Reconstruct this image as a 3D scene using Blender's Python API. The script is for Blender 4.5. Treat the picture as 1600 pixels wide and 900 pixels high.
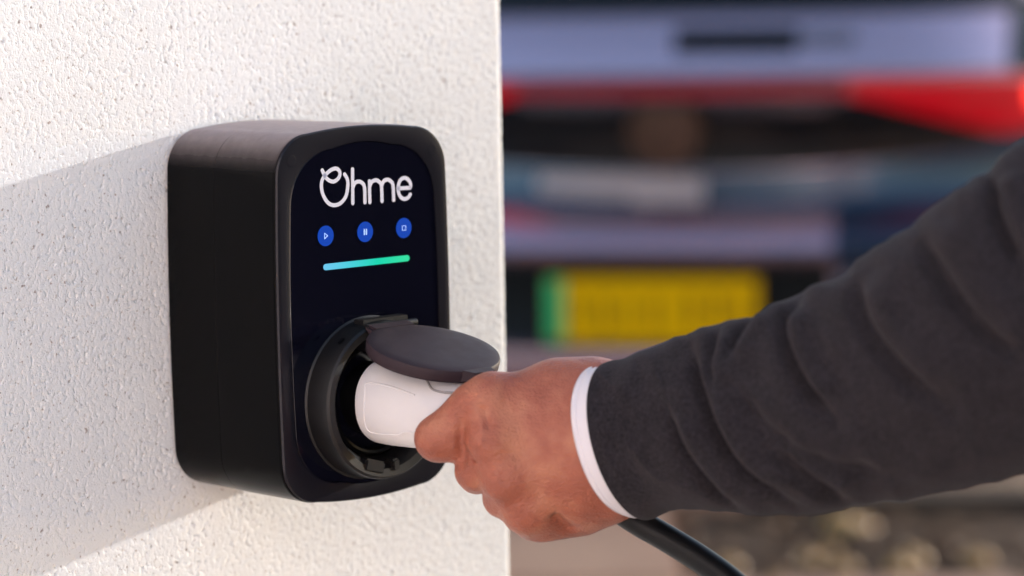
import bpy, bmesh, math, random
import numpy as np
from mathutils import Vector, Matrix

random.seed(7); RNG = np.random.default_rng(7)
scene = bpy.context.scene
COL = scene.collection
for o in list(bpy.data.objects):
    bpy.data.objects.remove(o)

# ------------------------------------------------------------------ camera
ZC = 1.02                                   # height of the charger's centre above the ground
YAW, PITCH, ROLL, FPX = math.radians(43.29), math.radians(6.382), math.radians(-0.983), 4914.3
CAM = Vector((-1.24383, -1.56076, ZC + 0.22718))
Fv = Vector((math.sin(YAW)*math.cos(PITCH), math.cos(YAW)*math.cos(PITCH), -math.sin(PITCH)))
R0 = Vector((math.cos(YAW), -math.sin(YAW), 0)); U0 = R0.cross(Fv)
Rv = R0*math.cos(ROLL) + U0*math.sin(ROLL); Uv = -R0*math.sin(ROLL) + U0*math.cos(ROLL)
RH = R0.copy(); FH = Vector((math.sin(YAW), math.cos(YAW), 0))
cam_data = bpy.data.cameras.new('camera'); cam = bpy.data.objects.new('camera', cam_data); COL.objects.link(cam)
m = Matrix((Rv, Uv, -Fv)).transposed().to_4x4(); m.translation = CAM
cam.matrix_world = m
cam_data.sensor_width = 36.0; cam_data.lens = FPX/1600*36
cam_data.clip_start = 0.05; cam_data.clip_end = 3000
cam_data.dof.use_dof = True; cam_data.dof.focus_distance = 1.88; cam_data.dof.aperture_fstop = 3.8
scene.camera = cam

# ------------------------------------------------------------------ light
SUN = Vector((7.0, -1.0, 1.32)).normalized()
ELEV = math.asin(SUN.z); AZ = math.atan2(SUN.x, SUN.y)
world = bpy.data.worlds.new('World'); scene.world = world; world.use_nodes = True
wn = world.node_tree; bg = wn.nodes['Background']
sky = wn.nodes.new('ShaderNodeTexSky'); sky.sky_type = 'NISHITA'; sky.sun_disc = False
sky.sun_elevation = ELEV; sky.sun_rotation = AZ
sky.air_density = 1.0; sky.dust_density = 1.2; sky.ozone_density = 1.4
wn.links.new(sky.outputs[0], bg.inputs[0]); bg.inputs[1].default_value = 0.15
sl = bpy.data.lights.new('sun', 'SUN'); sun = bpy.data.objects.new('sun', sl); COL.objects.link(sun)
sl.energy = 2.0; sl.angle = math.radians(0.6); sl.color = (1.0, 0.985, 0.95)
sun.rotation_euler = SUN.to_track_quat('Z', 'Y').to_euler(); sun.location = (3, -1, 4)
vs = scene.view_settings
vs.view_transform = 'Standard'; vs.look = 'None'; vs.gamma = 1.0; vs.exposure = 1.35
scene.cycles.use_denoising = True
scene.cycles.max_bounces = 8

# ------------------------------------------------------------------ helpers
def at(px, py, depth):
    """pixel of the 1600x900 photograph + metres along the view axis -> world point"""
    return CAM + Fv*depth + Rv*((px-800)/FPX*depth) + Uv*((450-py)/FPX*depth)
def lat(l, d, z):
    """metres right of the camera, metres ahead, absolute height"""
    p = CAM + RH*l + FH*d; p.z = z
    return p
def C3(h):
    h = h.lstrip('#'); f = lambda v: (v/12.92 if v <= .04045 else ((v+.055)/1.055)**2.4)
    return tuple(f(int(h[i:i+2], 16)/255) for i in (0, 2, 4))

class NT:
    def __init__(s, name):
        s.m = bpy.data.materials.new(name); s.m.use_nodes = True
        s.t = s.m.node_tree; s.b = s.t.nodes['Principled BSDF']; s.out = s.t.nodes['Material Output']
    def n(s, kind, **kw):
        x = s.t.nodes.new('ShaderNode'+kind)
        for k, v in kw.items():
            if k in x.inputs: x.inputs[k].default_value = v
            else: setattr(x, k, v)
        return x
    def l(s, a, b): s.t.links.new(a, b)
    def noise(s, scale, detail=4, rough=.55, stretch=None):
        tc = s.n('TexCoord'); nz = s.n('TexNoise'); nz.inputs['Scale'].default_value = scale
        nz.inputs['Detail'].default_value = detail; nz.inputs['Roughness'].default_value = rough
        src = tc.outputs['Object']
        if stretch:
            mp = s.n('Mapping'); mp.inputs['Scale'].default_value = stretch; s.l(src, mp.inputs[0]); src = mp.outputs[0]
        s.l(src, nz.inputs['Vector']); return nz
    def ramp(s, src, stops):
        r = s.n('ValToRGB'); e = r.color_ramp.elements
        while len(e) < len(stops): e.new(.5)
        for i, (p, c) in enumerate(stops):
            e[i].position = p; e[i].color = (*c, 1) if not isinstance(c, (int, float)) else (c, c, c, 1)
        s.l(src, r.inputs[0]); return r
    def bump(s, src, strength, dist):
        b = s.n('Bump'); b.inputs['Strength'].default_value = strength; b.inputs['Distance'].default_value = dist
        s.l(src, b.inputs['Height']); s.l(b.outputs[0], s.b.inputs['Normal']); return b

def mat(name, col, rough=.5, metal=0, spec=.5, noise=None, bump=None, coat=0, emit=None, estr=0, sheen=0, trans=0, sss=0):
    w = NT(name); b = w.b
    b.inputs['Base Color'].default_value = (*col, 1); b.inputs['Roughness'].default_value = rough
    b.inputs['Metallic'].default_value = metal; b.inputs['Specular IOR Level'].default_value = spec
    if coat: b.inputs['Coat Weight'].default_value = coat; b.inputs['Coat Roughness'].default_value = .04
    if emit: b.inputs['Emission Color'].default_value = (*emit, 1); b.inputs['Emission Strength'].default_value = estr
    if sheen: b.inputs['Sheen Weight'].default_value = sheen; b.inputs['Sheen Roughness'].default_value = .4
    if trans: b.inputs['Transmission Weight'].default_value = trans
    if sss: b.inputs['Subsurface Weight'].default_value = sss
    if noise:
        sc, amt = noise
        nz = w.noise(sc, 5); r = w.ramp(nz.outputs['Fac'], [(.3, tuple(c*(1-amt) for c in col)), (.7, tuple(min(1, c*(1+amt)) for c in col))])
        w.l(r.outputs[0], b.inputs['Base Color'])
        r2 = w.ramp(nz.outputs['Fac'], [(.3, max(0, rough-.06)), (.7, min(1, rough+.08))]); w.l(r2.outputs[0], b.inputs['Roughness'])
    if bump:
        sc, st, di = bump; nb = w.noise(sc, 3); w.bump(nb.outputs['Fac'], st, di)
    return w.m

def link(name, me, material=None, parent=None, smooth=True, angle=40):
    o = bpy.data.objects.new(name, me); COL.objects.link(o)
    if material: me.materials.append(material)
    if parent: o.parent = parent
    if smooth:
        me.shade_smooth()
        if angle: me.set_sharp_from_angle(angle=math.radians(angle))
    return o
def pyd(name, v, f, material=None, parent=None, smooth=True, angle=40):
    me = bpy.data.meshes.new(name); me.from_pydata([tuple(p) for p in v], [], f); me.update()
    return link(name, me, material, parent, smooth, angle)
def bmo(name, bm, material=None, parent=None, smooth=True, angle=40):
    bmesh.ops.recalc_face_normals(bm, faces=bm.faces)
    me = bpy.data.meshes.new(name); bm.to_mesh(me); bm.free()
    return link(name, me, material, parent, smooth, angle)
def thing(name, label, cat, loc=(0, 0, 0), rz=0, group=None):
    o = bpy.data.objects.new(name, None); COL.objects.link(o); o.location = loc; o.rotation_euler = (0, 0, rz)
    o.empty_display_size = .05
    return tag(o, label, cat, group)
def tag(o, label, cat, group=None):
    o['label'] = label; o['category'] = cat
    if group: o['group'] = group
    return o
def box(bm, c, s, bevel=0, rot=None):
    r = bmesh.ops.create_cube(bm, size=1); vs_ = r['verts']
    bmesh.ops.scale(bm, vec=s, verts=vs_)
    if rot: bmesh.ops.rotate(bm, matrix=rot, verts=vs_)
    bmesh.ops.translate(bm, vec=c, verts=vs_)
    if bevel:
        ed = list({e for v in vs_ for e in v.link_edges})
        bmesh.ops.bevel(bm, geom=ed, offset=bevel, segments=2, affect='EDGES')
def loops_mesh(rings, closed=True, cap0=True, cap1=True):
    """rings: list of lists of points with equal counts -> verts, faces"""
    v = [p for r in rings for p in r]; n = len(rings[0]); f = []
    for i in range(len(rings)-1):
        for j in range(n if closed else n-1):
            k = (j+1) % n
            f.append((i*n+j, i*n+k, (i+1)*n+k, (i+1)*n+j))
    if cap0: f.append(tuple(range(n-1, -1, -1)))
    if cap1: f.append(tuple(range((len(rings)-1)*n, len(rings)*n)))
    return v, f
def frames(pts):
    pts = [Vector(p) for p in pts]; T = []
    for i in range(len(pts)):
        a = pts[max(0, i-1)]; b = pts[min(len(pts)-1, i+1)]; T.append((b-a).normalized())
    up = Vector((0, 0, 1)) if abs(T[0].z) < .9 else Vector((1, 0, 0))
    X = T[0].cross(up).normalized(); out = []
    for i, t in enumerate(T):
        X = (X - t*X.dot(t)).normalized(); out.append((pts[i], t, X, X.cross(t)))
    return out
def catmull(pts, n):
    P = [np.array(p, float) for p in pts]; P = [2*P[0]-P[1]] + P + [2*P[-1]-P[-2]]; out = []
    for i in range(1, len(P)-2):
        for k in range(n):
            t = k/n; a, b, c, d = P[i-1], P[i], P[i+1], P[i+2]
            out.append(.5*((2*b)+(c-a)*t+(2*a-5*b+4*c-d)*t*t+(-a+3*b-3*c+d)*t**3))
    out.append(P[-2]); return out
def tube(pts, rad, seg=16):
    rings = []
    fr = frames(pts)
    for i, (p, t, x, y) in enumerate(fr):
        r = rad[i] if hasattr(rad, '__len__') else rad
        rings.append([p + (x*math.cos(a)+y*math.sin(a))*r for a in (2*math.pi*k/seg for k in range(seg))])
    return loops_mesh(rings)

# signed-distance modelling for organic shapes -------------------------------
def rcone(P, a, b, ra, rb):
    a = np.array(a); b = np.array(b); ba = b-a; L2 = float(ba@ba) + 1e-12
    h = np.clip(((P-a)@ba)/L2, 0, 1)
    d = np.sqrt((((P-a)-h[..., None]*ba)**2).sum(-1))
    return d-(ra+(rb-ra)*h)
def ellip(P, c, r, M=None):
    q = P-np.array(c)
    if M is not None: q = q@np.array(M).T
    r = np.array(r); k0 = np.sqrt(((q/r)**2).sum(-1)); k1 = np.sqrt(((q/r**2)**2).sum(-1))+1e-9
    return k0*(k0-1)/k1
def smin(a, b, k):
    h = np.maximum(k-np.abs(a-b), 0)/k
    return np.minimum(a, b)-h*h*k*.25
def surface_nets(fun, lo, hi, h):
    ax = [np.arange(lo[i], hi[i]+h, h) for i in range(3)]
    P = np.stack(np.meshgrid(*ax, indexing='ij'), -1).astype(np.float32)
    V = fun(P); s = V < 0; n = V.shape
    cnt = np.zeros([k-1 for k in n], np.int8)
    for dx in (0, 1):
        for dy in (0, 1):
            for dz in (0, 1):
                cnt += s[dx:n[0]-1+dx, dy:n[1]-1+dy, dz:n[2]-1+dz]
    act = (cnt > 0) & (cnt < 8); ijk = np.argwhere(act); idx = -np.ones(act.shape, np.int64); idx[act] = np.arange(len(ijk))
    acc = np.zeros((len(ijk), 3)); num = np.zeros(len(ijk))
    for axis in range(3):
        o1, o2 = [k for k in range(3) if k != axis]
        for u in (0, 1):
            for w in (0, 1):
                A = ijk.copy(); A[:, o1] += u; A[:, o2] += w; B = A.copy(); B[:, axis] += 1
                va = V[tuple(A.T)]; vb = V[tuple(B.T)]; cr = (va < 0) != (vb < 0)
                t = np.where(cr, va/np.where(va == vb, 1, va-vb), 0)
                pos = A.astype(float); pos[:, axis] += t
                acc[cr] += pos[cr]; num += cr
    verts = acc/num[:, None]*h+np.array(lo)
    faces = []
    for axis in range(3):
        o1, o2 = (axis+1) % 3, (axis+2) % 3
        sl0 = [slice(None)]*3; sl1 = [slice(None)]*3; sl0[axis] = slice(0, n[axis]-1); sl1[axis] = slice(1, n[axis])
        a = s[tuple(sl0)]; b = s[tuple(sl1)]; e = np.argwhere(a != b)
        e = e[(e[:, o1] > 0) & (e[:, o2] > 0) & (e[:, o1] < n[o1]-1) & (e[:, o2] < n[o2]-1)]
        c = []
        for (du, dw) in ((-1, -1), (0, -1), (0, 0), (-1, 0)):
            q = e.copy(); q[:, o1] += du; q[:, o2] += dw; c.append(idx[tuple(q.T)])
        Q = np.stack(c, 1); flip = ~a[tuple(e.T)]
        Q[flip] = Q[flip][:, ::-1]; faces.append(Q)
    return verts, np.concatenate(faces)

# ------------------------------------------------------------------ materials
PI = math.pi
def stucco():
    w = NT('white_stucco'); b = w.b
    n1 = w.noise(325, 3, .55, (1, 1, .78)); n2 = w.noise(800, 2, .6); n3 = w.noise(6, 3)
    pit = w.ramp(n1.outputs['Fac'], [(.30, 0.0), (.40, .55), (.50, .85), (.75, 1.0)])
    msk = w.noise(48, 3); mk = w.ramp(msk.outputs['Fac'], [(.36, .30), (.62, 1.0)])
    inv = w.n('MixRGB'); w.l(mk.outputs[0], inv.inputs[0]); inv.inputs[1].default_value = (.86, .86, .86, 1); w.l(pit.outputs[0], inv.inputs[2])
    mx = w.n('Math', operation='MULTIPLY_ADD'); w.l(n2.outputs['Fac'], mx.inputs[0]); mx.inputs[1].default_value = .35; w.l(inv.outputs[0], mx.inputs[2])
    ds = w.n('Displacement'); ds.inputs['Scale'].default_value = .00125; ds.inputs['Midlevel'].default_value = .9
    w.l(mx.outputs[0], ds.inputs['Height']); w.l(ds.outputs[0], w.out.inputs['Displacement'])
    w.m.displacement_method = 'BOTH'
    col = w.ramp(n3.outputs['Fac'], [(.3, (.79, .79, .795)), (.7, (.83, .835, .84))])
    sp = w.noise(260, 2); spr = w.ramp(sp.outputs['Fac'], [(.29, 0.0), (.36, 1.0)])
    mix = w.n('MixRGB'); w.l(spr.outputs[0], mix.inputs[0]); mix.inputs[1].default_value = (.42, .36, .33, 1); w.l(col.outputs[0], mix.inputs[2])
    w.l(mix.outputs[0], b.inputs['Base Color']); b.inputs['Roughness'].default_value = .9; b.inputs['Specular IOR Level'].default_value = .2
    return w.m
M_STUCCO = stucco(); M_STUCCO_PLAIN = mat('grey_coping_stone', (.45, .43, .41), .85, noise=(20, .1))
M_SHELL = mat('satin_black_plastic', (.0012, .0010, .0012), .22, spec=.14, bump=(2600, .05, .0002))
def painted_light_shell():
    # black plastic with light on the upward faces painted in as pale colour
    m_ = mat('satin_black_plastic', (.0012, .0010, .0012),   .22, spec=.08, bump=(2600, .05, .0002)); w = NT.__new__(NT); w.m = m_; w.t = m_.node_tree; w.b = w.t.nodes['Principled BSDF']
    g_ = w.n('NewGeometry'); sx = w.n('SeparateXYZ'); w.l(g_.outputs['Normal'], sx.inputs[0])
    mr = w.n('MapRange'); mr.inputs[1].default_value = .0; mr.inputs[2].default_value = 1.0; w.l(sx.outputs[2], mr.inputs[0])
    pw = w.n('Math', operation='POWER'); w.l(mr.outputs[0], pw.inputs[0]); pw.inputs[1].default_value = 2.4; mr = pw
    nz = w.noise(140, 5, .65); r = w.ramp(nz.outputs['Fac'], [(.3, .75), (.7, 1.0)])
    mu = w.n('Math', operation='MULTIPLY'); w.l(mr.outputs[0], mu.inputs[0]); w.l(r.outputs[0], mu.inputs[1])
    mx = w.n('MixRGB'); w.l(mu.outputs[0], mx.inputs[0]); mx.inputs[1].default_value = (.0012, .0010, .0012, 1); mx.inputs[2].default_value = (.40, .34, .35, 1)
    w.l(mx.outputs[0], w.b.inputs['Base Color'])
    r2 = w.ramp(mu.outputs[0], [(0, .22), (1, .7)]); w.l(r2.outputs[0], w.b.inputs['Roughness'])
    return m_
M_SHELL = painted_light_shell()
M_BEZEL = mat('dark_grey_bezel_plastic', (.0105, .0100, .0150), .26, spec=.30, bump=(2600, .15, .0002))
M_GLASS = mat('black_navy_panel_gloss', (.003, .0032, .0085), .10, spec=.40)
M_COLLAR = mat('matte_black_collar', (.0065, .006, .007), .42, spec=.4, bump=(2200, .3, .0002))
M_BORE = mat('deep_black_rubber', (.002, .002, .0025), .5, spec=.2)
M_LID = mat('matte_charcoal_lid', (.032, .020, .026), .55, spec=.22, noise=(90, .1), bump=(2400, .3, .0002))
M_LOGO = mat('glowing_white_print', (.62, .61, .67), .5, spec=.1, emit=(.85, .86, 1.0), estr=.05)  # logo print with a faint glow added to its colour
M_BTN = mat('blue_button_light', (.0, .004, .03), .5, spec=.05, emit=(.0, .020, .165), estr=1.0)
M_ICON = mat('pale_blue_icon', (.4, .55, .9), .5, emit=(.30, .48, .9), estr=.22)
def bar_mat():
    w = NT('cyan_green_light_bar'); tc = w.n('TexCoord'); sx = w.n('SeparateXYZ'); w.l(tc.outputs['Object'], sx.inputs[0])
    mr = w.n('MapRange'); mr.inputs[1].default_value = -.033; mr.inputs[2].default_value = .033; w.l(sx.outputs[0], mr.inputs[0])
    r = w.ramp(mr.outputs[0], [(0, (.17, .62, .95)), (.35, (.06, .68, .76)), (.65, (.0, .72, .46)), (1, (.03, .80, .38))])
    w.l(r.outputs[0], w.b.inputs['Emission Color']); w.b.inputs['Emission Strength'].default_value = .36
    w.b.inputs['Base Color'].default_value = (.0, .01, .01, 1); w.b.inputs['Specular IOR Level'].default_value = .05; return w.m
M_BAR = bar_mat()
M_PLUG = mat('white_plug_plastic', (.69, .67, .685), .45, noise=(40, .03))
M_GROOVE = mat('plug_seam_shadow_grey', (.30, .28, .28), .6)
M_CABLE = mat('black_rubber_cable', (.004, .004, .005), .42, spec=.25)
def skin():
    w = NT('brown_skin'); b = w.b
    n = w.noise(28, 5); r = w.ramp(n.outputs['Fac'], [(.32, (.24, .060, .033)), (.5, (.34, .100, .058)), (.68, (.45, .175, .100))])
    w.l(r.outputs[0], b.inputs['Base Color']); b.inputs['Roughness'].default_value = .40
    b.inputs['Subsurface Weight'].default_value = .06; b.inputs['Subsurface Radius'].default_value = (.006, .002, .001); b.inputs['Subsurface Scale'].default_value = 1
    v = w.n('TexVoronoi'); tc = w.n('TexCoord'); w.l(tc.outputs['Object'], v.inputs['Vector']); v.inputs['Scale'].default_value = 700
    n2 = w.noise(190, 5, .6, (1, 1, 2.2)); ad = w.n('Math', operation='MULTIPLY_ADD'); w.l(v.outputs['Distance'], ad.inputs[0]); ad.inputs[1].default_value = .35; w.l(n2.outputs['Fac'], ad.inputs[2])
    w.bump(ad.outputs[0], .8, .0014); return w.m
M_SKIN = skin()
def wool():
    w = NT('charcoal_wool'); b = w.b
    n = w.noise(560, 5, .75); n2 = w.noise(60, 4)
    mx = w.n('MixRGB'); mx.inputs[0].default_value = .15; w.l(n.outputs['Fac'], mx.inputs[1]); w.l(n2.outputs['Fac'], mx.inputs[2])
    r = w.ramp(mx.outputs[0], [(.36, (.0060, .0052, .0068)), (.64, (.0300, .0262, .0325))])
    w.l(r.outputs[0], b.inputs['Base Color']); b.inputs['Roughness'].default_value = .9; b.inputs['Specular IOR Level'].default_value = .15
    b.inputs['Sheen Weight'].default_value = .10; b.inputs['Sheen Roughness'].default_value = .45; b.inputs['Sheen Tint'].default_value = (.6, .55, .6, 1)
    w.bump(n.outputs['Fac'], .8, .0009); return w.m
M_WOOL = wool()
M_SHIRT = mat('white_cotton', (.66, .64, .69), .8, bump=(1800, .3, .0003))
M_HAIR = mat('dark_hair', (.012, .009, .008), .6, bump=(400, .6, .002))
M_SHOE = mat('black_leather', (.012, .011, .011), .35)
M_CARPAINT = mat('silver_car_paint', (.74, .52, .61), .18, metal=.85, coat=.5)
M_CARBLACK = mat('gloss_black_car_panel', (.006, .007, .010), .12)
M_CARBLUE = mat('dark_slate_car_panel', (.025, .042, .078), .2, metal=.4, coat=.5)
M_CARGLASS = mat('dark_car_glass', (.006, .007, .009), .06)
M_CARTRIM = mat('matte_black_trim', (.004, .004, .005), .6, spec=.2)
M_TAIL = mat('red_tail_lens', (.24, .003, .01), .2, emit=(.75, .0, .008), estr=.16)
M_TAILSTRIP = mat('red_light_strip', (.42, .010, .03), .45, spec=.2)
M_TAILHOT = mat('lit_red_bulb', (.8, .05, .03), .3, emit=(1, .05, .03), estr=1.0)
M_PLATE = mat('yellow_plate', (.90, .45, .001), .7, spec=.05)
M_PLATEGREEN = mat('green_plate_band', (.01, .48, .14), .4)
M_PLATEMARK = mat('dark_plate_figures', (.34, .16, .003), .6, spec=.1)
M_HEADREFL = mat('painted_brown_reflection', (.075, .028, .016), .4, metal=.5)
M_TYRE = mat('tyre_rubber', (.015, .015, .015), .8)
M_RIM = mat('alloy_rim', (.35, .35, .37), .3, metal=1)
def ground_mat(name, c1, c2, scale, bumpd=.004):
    w = NT(name); n = w.noise(scale, 6, .65); n2 = w.noise(scale*.08, 3)
    mx = w.n('MixRGB'); mx.inputs[0].default_value = .4; w.l(n.outputs['Fac'], mx.inputs[1]); w.l(n2.outputs['Fac'], mx.inputs[2])
    r = w.ramp(mx.outputs[0], [(.38, c1), (.62, c2)]); w.l(r.outputs[0], w.b.inputs['Base Color'])
    w.b.inputs['Roughness'].default_value = .9; w.bump(n.outputs['Fac'], .6, bumpd); return w.m
M_GROUND = ground_mat('tan_resin_paving', (.34, .26, .20), (.48, .38, .30), 90)
M_SAND = ground_mat('tan_sandstone', (.34, .17, .105), (.48, .27, .17), 40)
M_SOIL = ground_mat('brown_mulch', (.04, .017, .007), (.13, .058, .020), 35, .01)

# ------------------------------------------------------------------ ground
g = 600
o = pyd('ground', [(-g, -g, 0), (g, -g, 0), (g, g, 0), (-g, g, 0)], [(0, 1, 2, 3)], M_GROUND, smooth=False); o['kind'] = 'structure'

# ------------------------------------------------------------------ wall
def build_wall():
    xe = .2207; T = .32; zt = 2.5
    fx = list(np.linspace(-2.0, -.5, 12)) + list(np.linspace(-.36, xe-.004, 530))
    fz = list(np.linspace(0, ZC-.40, 8)) + list(np.linspace(ZC-.24, ZC+.27, 460)) + list(np.linspace(ZC+.36, zt, 8))
    X, Z = np.meshgrid(fx, fz, indexing='ij'); n, k = X.shape
    v = [(x, 0, z) for x, z in zip(X.ravel(), Z.ravel())]
    f = [(i*k+j, (i+1)*k+j, (i+1)*k+j+1, i*k+j+1) for i in range(n-1) for j in range(k-1)]
    # rounded arris and the return faces, joined on along the edge column
    prof = [(xe-.0015, .0006), (xe-.0003, .002), (xe, .005), (xe, T), (-2.0, T), (-2.0, .002)]
    base = len(v); prev = [(n-1)*k+j for j in range(k)]
    for (x, y) in prof:
        cur = list(range(len(v), len(v)+k)); v += [(x, y, z) for z in fz]
        f += [(prev[j], cur[j], cur[j+1], prev[j+1]) for j in range(k-1)]; prev = cur
    cur = list(range(k))
    f += [(prev[j], cur[j], cur[j+1], prev[j+1]) for j in range(k-1)]
    v += [(-2.0, 0, zt), (xe, 0, zt), (xe, T, zt), (-2.0, T, zt)]; q = len(v)-4
    f.append((q, q+1, q+2, q+3))
    o = pyd('rendered_wall', v, f, M_STUCCO, angle=None)
    tag(o, 'white rough stucco wall carrying the black charger, ending in a square corner', 'wall')
build_wall()
bm = bmesh.new(); box(bm, (-2.16, -2.2, 1.4), (.30, 5.0, 2.8), .004); bounce_wing = bmo('bounce_wall', bm, mat('lilac_bounce_render', (.82, .74, .79), .9, noise=(12, .03), bump=(160, .5, .004)), angle=30)  # unseen wall added to bounce fill light into the charger's shadow
tag(bounce_wing, 'added pale lilac wall out of view, bouncing light onto the charger wall', 'wall')
bm = bmesh.new(); box(bm, (0, 0, 1.44), (.40, 5.08, .08), .006); cap = bmo('bounce_wall_coping', bm, M_STUCCO_PLAIN, bounce_wing, angle=30); cap.location = (-2.16, -2.2, 1.4)

# ------------------------------------------------------------------ charger
W, D, H, BOW, RC = .1391, .1106, .230, .0028, .026
def outline(inset=0, rc=RC, bow=BOW, n=14):
    """rounded rectangle with slightly bowed sides in the x-z plane"""
    w = W/2-inset; h = H/2-inset; r = max(.002, rc); pts = []
    b1 = bow; b2 = bow*.55
    def side(a, b, out, amt):
        for i in range(n):
            t = i/n; k = 4*t*(1-t)*amt
            pts.append((a[0]+(b[0]-a[0])*t+out[0]*k, a[1]+(b[1]-a[1])*t+out[1]*k))
    def arc(cx, cz, a0):
        for i in range(n):
            a = a0+PI/2*i/n; pts.append((cx+r*math.cos(a), cz+r*math.sin(a)))
    xw = w-b2; zh = h-b1
    side((xw, -zh+r), (xw, zh-r), (1, 0), b2); arc(xw-r, zh-r, 0)
    side((xw-r, zh), (-xw+r, zh), (0, 1), b1); arc(-xw+r, zh-r, PI/2)
    side((-xw, zh-r), (-xw, -zh+r), (-1, 0), b2); arc(-xw+r, -zh+r, PI)
    side((-xw+r, -zh), (xw-r, -zh), (0, -1), b1); arc(xw-r, -zh+r, 3*PI/2)
    return pts
def ring(pts, y): return [Vector((x, y, z)) for x, z in pts]
ch = thing('ev_charger', 'black wall-mounted car charger with white logo and three blue buttons on the stucco wall', 'charger', (0, 0, ZC))
def shell(name, stations, material, cap0, cap1, rc=RC):
    v, f = loops_mesh([ring(outline(ins, max(.004, rc-ins)), y) for ins, y in stations], cap0=cap0, cap1=cap1)
    return pyd(name, v, f, material, ch, angle=18)
ys = -.050
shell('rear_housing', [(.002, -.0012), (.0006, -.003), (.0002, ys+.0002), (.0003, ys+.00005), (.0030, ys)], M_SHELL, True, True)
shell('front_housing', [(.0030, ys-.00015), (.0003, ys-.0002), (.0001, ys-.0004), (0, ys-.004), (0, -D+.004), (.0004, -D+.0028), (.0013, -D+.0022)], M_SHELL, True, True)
# bezel ring around the glass with a rolled edge
PIN = [(x*1.0, z) for x, z in outline(.0100, .034, .0032)]
bz = [ring(outline(.0009, RC-.0009), -D+.0030), ring(outline(.0003, RC-.0003), -D+.0014), ring(outline(.0010, RC-.001), -D+.0003), ring(outline(.0024, RC-.0024), -D),
      ring(outline(.0090, .0335, .0031), -D), ring(PIN, -D+.0004), ring(PIN, -D+.0032)]
v, f = loops_mesh(bz, cap0=False, cap1=False); pyd('bezel', v, f, M_BEZEL, ch, angle=35)
v, f = loops_mesh([ring(PIN, -D+.0030), ring(PIN, -D+.0012), ring(outline(.0106, .0335, .0032), -D+.0007)]); pyd('glass_panel', v, f, M_GLASS, ch, angle=30)
YF = -D+.0007
# logo: strokes measured on the panel plane
def unp(px, py, y):
    d = Fv + Rv*((px-800)/FPX) + Uv*((450-py)/FPX); t = (y-CAM.y)/d.y; p = CAM+d*t
    return (p.x, p.z-ZC)
def stroke_mesh(bm, pts, r, y0, th):
    """flat rounded stroke of radius r along pts (x,z), front at y0-th"""
    P = [np.array(p) for p in pts]; L = []; Rr = []
    for i in range(len(P)):
        t = P[min(i+1, len(P)-1)]-P[max(i-1, 0)]; t = t/np.linalg.norm(t); nrm = np.array((-t[1], t[0])); L.append(P[i]+nrm*r); Rr.append(P[i]-nrm*r)
    def cap(c, t, sgn):
        a0 = math.atan2(t[1], t[0]); return [c+r*np.array((math.cos(a0+sgn*PI/2-sgn*PI*k/8), math.sin(a0+sgn*PI/2-sgn*PI*k/8))) for k in range(1, 8)]
    t1 = P[-1]-P[-2]; t0 = P[0]-P[1]
    loop = L + cap(P[-1], t1, 1) + Rr[::-1] + cap(P[0], t0, 1)
    n = len(L); F_ = [bm.verts.new((p[0], y0-th, p[1])) for p in loop]; B_ = [bm.verts.new((p[0], y0, p[1])) for p in loop]
    N = len(loop)
    for i in range(N):
        bm.faces.new((F_[i], F_[(i+1) % N], B_[(i+1) % N], B_[i]))
    for i in range(n-1):
        a, b = i, i+1; c, d = N-7-1-b, N-7-1-a
        bm.faces.new((F_[a], F_[b], F_[c], F_[d]))
    bm.faces.new([F_[n-1]]+[F_[n+k] for k in range(7)]+[F_[n+7]])
    bm.faces.new([F_[N-8]]+[F_[N-7+k] for k in range(7)]+[F_[0]])
LOGO = {
 'letter_o': [[(262, 145), (281, 180), (285, 225), (272, 298), (236, 346), (190, 363), (146, 346), (112, 292), (99, 232), (106, 183), (134, 142), (172, 112), (207, 106), (228, 130), (222, 168), (190, 195), (156, 190), (126, 163), (105, 117)]],
 'letter_h': [[(318, 110), (319, 230), (320, 349)], [(320, 240), (334, 208), (360, 196), (386, 207), (402, 240), (405, 343)]],
 'letter_m': [[(437, 193), (438, 270), (440, 342)], [(439, 230), (453, 199), (480, 187), (505, 198), (521, 228), (525, 334)], [(523, 226), (537, 194), (562, 183), (586, 194), (602, 224), (607, 327)]],
 'letter_e': [[(641, 244), (685, 242), (727, 240), (724, 206), (706, 180), (680, 171), (655, 186), (640, 225), (641, 270), (656, 304), (682, 319), (709, 309), (724, 287)]]}
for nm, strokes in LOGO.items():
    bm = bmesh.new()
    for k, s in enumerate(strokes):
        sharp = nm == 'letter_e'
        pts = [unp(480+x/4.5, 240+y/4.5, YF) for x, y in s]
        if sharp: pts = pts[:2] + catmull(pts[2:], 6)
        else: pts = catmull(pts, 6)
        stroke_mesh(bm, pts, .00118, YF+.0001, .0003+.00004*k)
    bmo(nm, bm, M_LOGO, ch, smooth=False)
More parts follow.
